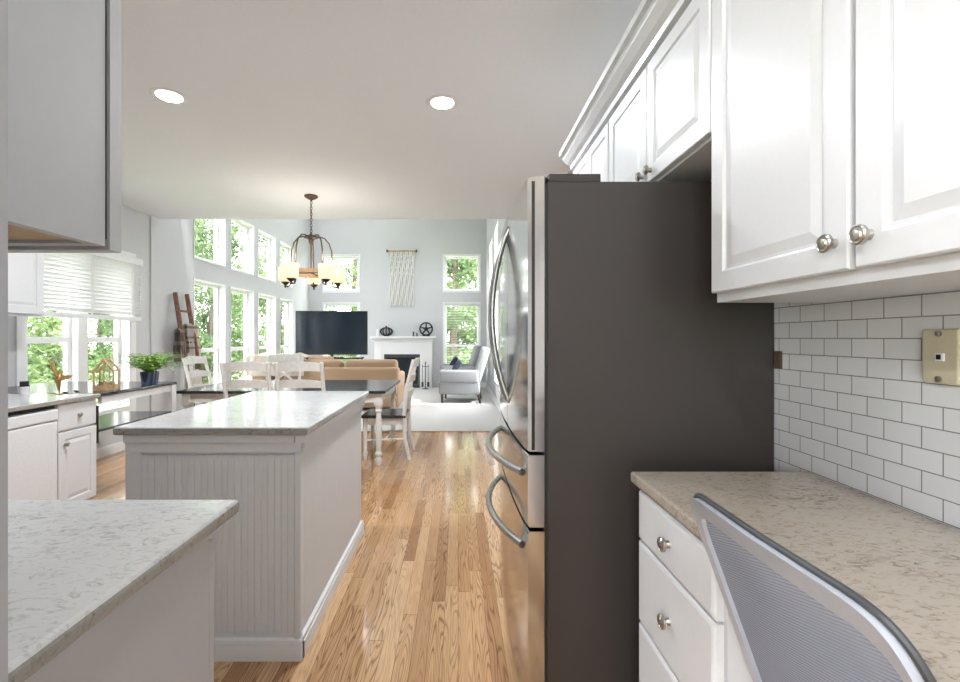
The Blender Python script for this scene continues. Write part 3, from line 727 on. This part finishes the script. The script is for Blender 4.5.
# blanket over the sofa corner
mb = MB(); gx, gy = 30, 14
vs = []
for i in range(gx+1):
    row = []
    for j in range(gy+1):
        u = i/gx; v = j/gy; x = -3.62+1.0*u
        y0_ = 7.66+.50*v; z = .965+.012*math.sin(u*21+v*5)+.010*math.sin(u*9)+.015*math.sin(v*7+u*3) - .06*max(0, u-.8)*5*.4
        if v < .3: y0_ = 7.655+.01*math.sin(u*30); z = .97-(.3-v)*1.2
        row.append(mb.b.verts.new((x, y0_, z)))
    vs.append(row)
for i in range(gx):
    for j in range(gy): mb.b.faces.new((vs[i][j], vs[i+1][j], vs[i+1][j+1], vs[i][j+1]))
bmesh.ops.solidify(mb.b, geom=mb.b.faces[:], thickness=.02)
o = mb.build('blanket', M['cloth'], smooth=True); tag(o, 'cream blanket draped over the left corner of the sofa', 'blanket')
for x0, lab in ((-3.26, 'plump sofa pillow under the cream blanket, nearer the windows'), (-2.74, 'plump brown sofa pillow at the right end of the cream blanket')):
    o = MB().box(x0, x0+.48, 8.13, 8.33, .53, .93, .09, 4).build('pillow', M['leather'], smooth=True); tag(o, lab, 'pillow')

# TV on media stand
TY = 9.25
md = thing('media_console', 'low black media stand under the television', 'stand', (-2.61, TY+.1, .012))
MB().box(-.62, .62, -.2, .2, .82, .85, .004).build('top', M['tabletop'], md)
MB().box(-.6, .6, -.18, .18, .4, .43).build('shelf', M['tabletop'], md)
for x in (-.58, .58):
    for y in (-.17, .17): MB().box(x-.02, x+.02, y-.02, y+.02, 0, .82).build('leg', M['black'], md)
tv = thing('television', 'large flat black television on its stand', 'television', (-2.62, TY+.1, .862), math.radians(4))
MB().box(-.735, .735, -.02, .02, .05, .96, .004).build('body', M['black'], tv)
MB().box(-.722, .722, -.0225, -.020, .065, .948).build('screen', M['screen'], tv)
MB().box(-.03, .03, -.01, .03, .0, .1).box(-.25, .25, -.1, .1, 0, .012, .003).build('stand', M['black'], tv)

# fireplace
fx0, fx1 = -2.13, -.62
fp = thing('fireplace', 'white mantel fireplace with dark slate surround on the far wall', 'fireplace', ((fx0+fx1)/2, YF, .012))
hw = .72
MB().box(-hw, -hw+.16, -.2, 0, 0, 1.02).box(hw-.16, hw, -.2, 0, 0, 1.02).box(-hw, hw, -.2, 0, 1.02, 1.234).box(-hw-.03, hw+.03, -.24, -.201, 1.17, 1.215, .006).build('surround', M['white'], fp)
MB().box(-hw-.09, hw+.09, -.30, 0, 1.235, 1.29, .008).build('mantel_shelf', M['white'], fp)
MB().box(-hw+.155, -hw+.24, -.17, -.01, 0, .839).box(hw-.30, hw-.155, -.17, -.01, 0, .839).box(-hw+.16, hw-.16, -.17, -.01, .84, 1.03).build('inner_facing', M['white'], fp)
MB().box(-hw+.24, hw-.30, -.15, -.01, 0, .84).build('firebox', M['firebox'], fp)
MB().box(-hw+.24, hw-.30, -.165, -.15, .76, .84).box(-hw+.24, -hw+.29, -.165, -.15, 0, .76).box(hw-.35, hw-.30, -.165, -.15, 0, .76).build('slate_frame', M['stone'], fp)
MB().box(-hw+.29, hw-.35, -.160, -.156, .1, .76).build('glass_door', M['screen'], fp)
MB().box(-hw+.29, hw-.35, -.17, -.155, .02, .10).build('vent_grille', M['stone'], fp)
# fireplace tools
ft = thing('fireplace_tools', 'black iron fireplace tool set standing right of the firebox', 'fireplace tools', (-.80, YF-.42, .012))
MB().lathe([(.08, 0), (.08, .012), (.012, .02), (.009, .62), (.02, .64), (0, .66)]).build('stand', M['iron'], ft, smooth=True)
MB().tube([(-.08, 0, .55), (.08, 0, .55)], .006).build('rack', M['iron'], ft)
for x in (-.07, .07): MB().cyl((x, 0, .06), (x, 0, .6), .006).box(x-.025, x+.025, -.01, .01, .05, .17, .004).build('tool', M['iron'], ft)
# mantel ornaments
ZM = 1.303; YM = YF-.15
o = thing('ornament', 'dark oval openwork ornament on the left of the mantel', 'ornament', (-1.80, YM, ZM))
mb = MB()
for k in range(6):
    a = PI*k/6; mb.tube([(.16*math.cos(t)*math.cos(a), .16*math.cos(t)*math.sin(a)*.6, .12+.10*math.sin(t)) for t in [2*PI*j/20 for j in range(20)]], .012, 5, closed=True)
mb.build('cage', M['iron'], o); MB().lathe([(.07, 0), (.06, .02), (.03, .03)]).build('base', M['iron'], o); MB().lathe([(.02, .21), (.03, .24), (0, .27)]).build('finial', M['iron'], o)
o = MB().lathe([(.03, 0), (.035, .1), (.03, .17), (.0, .19)], (-2.02, YM, ZM)).build('candle', M['white'], smooth=True); tag(o, 'white pillar candle at the left end of the mantel', 'candle')
o = thing('film_reel', 'black film reel ornament standing on the right of the mantel', 'ornament', (-.80, YM, ZM))
mb = MB(); R0 = .155; zc = R0+.03
mb.tube([(R0*math.cos(t), 0, zc+R0*math.sin(t)) for t in [2*PI*k/28 for k in range(28)]], .022, 6, closed=True)
for k in range(5):
    a = 2*PI*k/5+.3; mb.tube([(.03*math.cos(a), 0, zc+.03*math.sin(a)), (R0*math.cos(a), 0, zc+R0*math.sin(a))], .02, 6)
mb.lathe([(.05, -.02), (.05, .02)], (0, 0, zc), 16, 'y'); mb.build('reel', M['iron'], o, smooth=True)
MB().box(-.1, .1, -.03, .03, 0, .03, .004).build('base', M['iron'], o)
for i, (x, hh, lab) in enumerate(((-1.12, .12, 'small dark figurine farthest left beside the film reel'), (-1.03, .09, 'small dark figurine next to the film reel'))):
    o = MB().lathe([(.035, 0), (.012, .02), (.018, hh*.5), (.01, hh*.7), (.022, hh*.85), (.0, hh)], (x, YM, ZM), 12).build('figurine', M['iron'], smooth=True); tag(o, lab, 'figurine', 'small mantel figurines')
# macrame
mc = thing('macrame_hanging', 'long off-white macrame wall hanging above the mantel', 'wall hanging', (-1.43, YF-.03, 0))
MB().cyl((-.37, 0, 3.47), (.37, 0, 3.47), .018).build('rod', M['ringwood'], mc, smooth=True)
for s in (-1, 1): MB().lathe([(.0, -.02), (.04, -.01), (.04, .01), (0, .02)], (s*.37, 0, 3.47), 10, 'x').build('finial', M['iron'], mc)
mb = MB()
for i in range(17):
    x = -.30+.6*i/16; zb = 2.05+.04*abs(math.sin(i*1.7)); pts = [(x+.012*math.sin(j*1.3+i*2), -.005*math.cos(j+i), 3.46-(3.46-zb)*j/12) for j in range(13)]; mb.tube(pts, .0125, 5)
for row, z in enumerate((3.32, 3.18, 3.02, 2.86)):
    pts = [(-.30+.6*i/12, -.012, z+(.06 if i % 2 else -.02)) for i in range(13)]; mb.tube(pts, .016, 5)
mb.build('cords', M['macrame'], mc, smooth=True)
# armchairs
def armchair(label, x, y, rz, s=1.0):
    a = thing('armchair', label, 'armchair', (x, y, .012), rz, 'grey armchairs')
    # faces local -x
    MB().box(-.42, .36, -.40, .40, .17, .40, .03, 3).build('base', M['grayfabric'], a, smooth=True)
    MB().box(-.40, .26, -.28, .28, .40, .53, .045, 4).build('seat_cushion', M['grayfabric'], a, smooth=True)
    for s_ in (-1, 1):
        y0, y1 = sorted((s_*.28, s_*.42)); MB().box(-.41, .34, y0, y1, .38, .64, .05, 4).build('arm', M['grayfabric'], a, smooth=True)
    mb = MB(); mb.box(-.09, .09, -.36, .36, 0, .72, .06, 4, mtx=Matrix.Translation((.27, 0, .38)) @ Matrix.Rotation(math.radians(17), 4, 'Y')); mb.build('backrest', M['grayfabric'], a, smooth=True)
    for sx, sy in ((-.36, -.34), (-.36, .34), (.33, -.34), (.33, .34)):
        MB().cyl((sx, sy, .17), (sx+(.04 if sx > 0 else 0), sy, 0), .03, .018, 10).build('leg', M['darkleg'], a)
    return a
armchair('grey upholstered armchair, the nearer of the pair by the right window', .08, 8.95, math.radians(-4))
armchair('grey upholstered armchair, the farther of the pair by the right window', .02, 10.35, math.radians(4))
for (x, y), lab in (((-.02, 8.85), 'dark navy pillow on the nearer grey armchair'), ((-.1, 10.3), 'dark navy pillow on the farther grey armchair')):
    o = MB().box(-.05, .05, -.2, .2, -.13, .13, .045, 4, mtx=Matrix.Translation((x, y, .715)) @ Matrix.Rotation(math.radians(35), 4, 'Y')).build('pillow', M['navy'], smooth=True); tag(o, lab, 'pillow', 'navy pillows')

# far right window blind
bl = thing('window_blind', 'white open slatted blind on the far right lower window', 'blind', (.095, YF+.05, 0))
MB().box(-.42, .42, -.025, .025, 2.07, 2.115).build('head_rail', M['white'], bl)
for i in range(38): MB().box(-.42, .42, -.022, .022, 2.045-i*.042, 2.0475-i*.042).build('slat', M['blind'], bl)

# ladder with blankets
ld = thing('blanket_ladder', 'rustic reddish wooden ladder leaning on the left wall', 'ladder', (-3.57, 6.06, 0))
ry = .15
for s in (-1, 1): MB().tube([(.14, s*ry, .0), (-.16, s*ry*.85, 1.86)], .028, 6).build('rail', M['oldwood'], ld)
for z in (.35, .78, 1.2, 1.62):
    x = .14-.30*z/1.86; MB().cyl((x, -ry*.95, z), (x, ry*.95, z), .014).build('rung', M['oldwood'], ld)
def hang(name, m, y0, y1, ztop, zb_f, zb_b, label):
    mb = MB(); xr = .14-.30*ztop/1.86-3.57; rows = []
    prof = [(xr+.035+.03*(1-t), zb_f+(ztop-zb_f)*t) for t in [i/6 for i in range(7)]]+[(xr, ztop+.03)]+[(xr-.035, ztop-(ztop-zb_b)*t) for t in [i/5 for i in range(6)]]
    for k in range(9):
        y = y0+(y1-y0)*k/8; rows.append([mb.b.verts.new((x+.010*math.sin(k*2.2+j*.3), y+(.02 if k in (0, 8) else 0)*math.sin(j), z)) for j, (x, z) in enumerate(prof)])
    for A, B in zip(rows, rows[1:]):
        for j in range(len(prof)-1): mb.b.faces.new((A[j], A[j+1], B[j+1], B[j]))
    bmesh.ops.solidify(mb.b, geom=mb.b.faces[:], thickness=.012)
    o = mb.build('blanket', M[m], smooth=True); tag(o, label, 'blanket', 'blankets on the ladder'); return o
hang('blanket', 'plaid', 6.02, 6.30, 1.43, .98, 1.05, 'beige striped blanket over the upper rung of the ladder')
hang('blanket', 'plaid2', 5.84, 5.98, 1.36, .90, .95, 'darker brown blanket hanging on the near side of the ladder')
hang('blanket', 'cloth', 5.93, 6.19, .80, .45, .5, 'off-white blanket over the lower rung of the ladder')

# ------------------------------------------------------------------ office chair
oc = thing('office_chair', 'grey mesh-back office chair pulled up to the stone desk top', 'chair', (.73, .62, 0))
def back_pt(u, v, off=0):
    """u -1..1 across, v 0..1 up; rear surface looks to -x"""
    z = .515+.472*v; x = -.155-.165*max(0.0, v)**1.15+.010*(u*u)
    hwid = .195+.012*math.sin(max(0, min(1, v))*PI)
    return Vector((x-off, u*hwid, z))
def outline(n=64, sc=1.0):
    pts = []
    for k in range(n):
        t = 2*PI*k/n; cu, su = math.cos(t), math.sin(t); e = .22
        u = math.copysign(abs(cu)**e, cu)*sc; v = .5+.5*math.copysign(abs(su)**e, su)*sc
        pts.append((u, v))
    return pts
mb = MB(); nu, nv = 16, 18; g_ = [[mb.b.verts.new(back_pt(-.95+1.9*i/nu, .03+.94*j/nv)) for j in range(nv+1)] for i in range(nu+1)]
for i in range(nu):
    for j in range(nv): mb.b.faces.new((g_[i][j], g_[i+1][j], g_[i+1][j+1], g_[i][j+1]))
bk = mb.build('backrest', M['mesh'], oc, smooth=True)
# flat grey rim band on the rear
mb = MB(); O = outline(72, 1.0); I = [(u*.93, .5+(v-.5)*.86) for u, v in O]; n_ = 72
ro = [mb.b.verts.new(back_pt(u, v, .012)) for u, v in O]; ri = [mb.b.verts.new(back_pt(u, v, .008)) for u, v in I]
ro2 = [mb.b.verts.new(back_pt(u, v, -.008)) for u, v in O]; ri2 = [mb.b.verts.new(back_pt(u, v, -.006)) for u, v in I]
for k in range(n_):
    q = (k+1) % n_
    mb.b.faces.new((ro[k], ro[q], ri[q], ri[k])); mb.b.faces.new((ro2[k], ri2[k], ri2[q], ro2[q])); mb.b.faces.new((ro[k], ro2[k], ro2[q], ro[q])); mb.b.faces.new((ri[k], ri[q], ri2[q], ri2[k]))
mb.build('back_frame', M['chairframe'], bk, smooth=True)
MB().tube([back_pt(u*1.02, .5+(v-.5)*1.015, -.002) for u, v in O], .0045, 8, closed=True).build('edge_trim', M['chairdark'], bk, smooth=True)
MB().tube([(-.16, 0, .70), (-.15, 0, .58), (-.10, 0, .45), (.0, 0, .40)], .022, 8, sy=.6).build('back_support', M['chairdark'], oc, smooth=True)
MB().lathe([(.05, -.012), (.045, -.02), (.0, -.022)], tuple(back_pt(0, .42)), 20, 'x').build('lumbar_pad', M['chairframe'], bk, smooth=True)
MB().box(-.2, .22, -.23, .23, .41, .48, .03, 4).build('seat', M['seatfab'], oc, smooth=True)
MB().box(-.1, .1, -.1, .1, .37, .41, .01).cyl((0, 0, .12), (0, 0, .38), .025).build('gas_column', M['chairdark'], oc)
for k in range(5):
    a = 2*PI*k/5+.6; l = MB().tube([(0, 0, .12), (.215*math.cos(a), .215*math.sin(a), .075)], [.03, .018], 8).build('base_arm', M['chairdark'], oc, smooth=True)
    MB().lathe([(.026, -.02), (.026, .02)], (.215*math.cos(a), .215*math.sin(a), .026), 14, 'y').cyl((.215*math.cos(a), .215*math.sin(a), .03), (.215*math.cos(a), .215*math.sin(a), .075), .008).build('caster', M['black'], l, smooth=True)
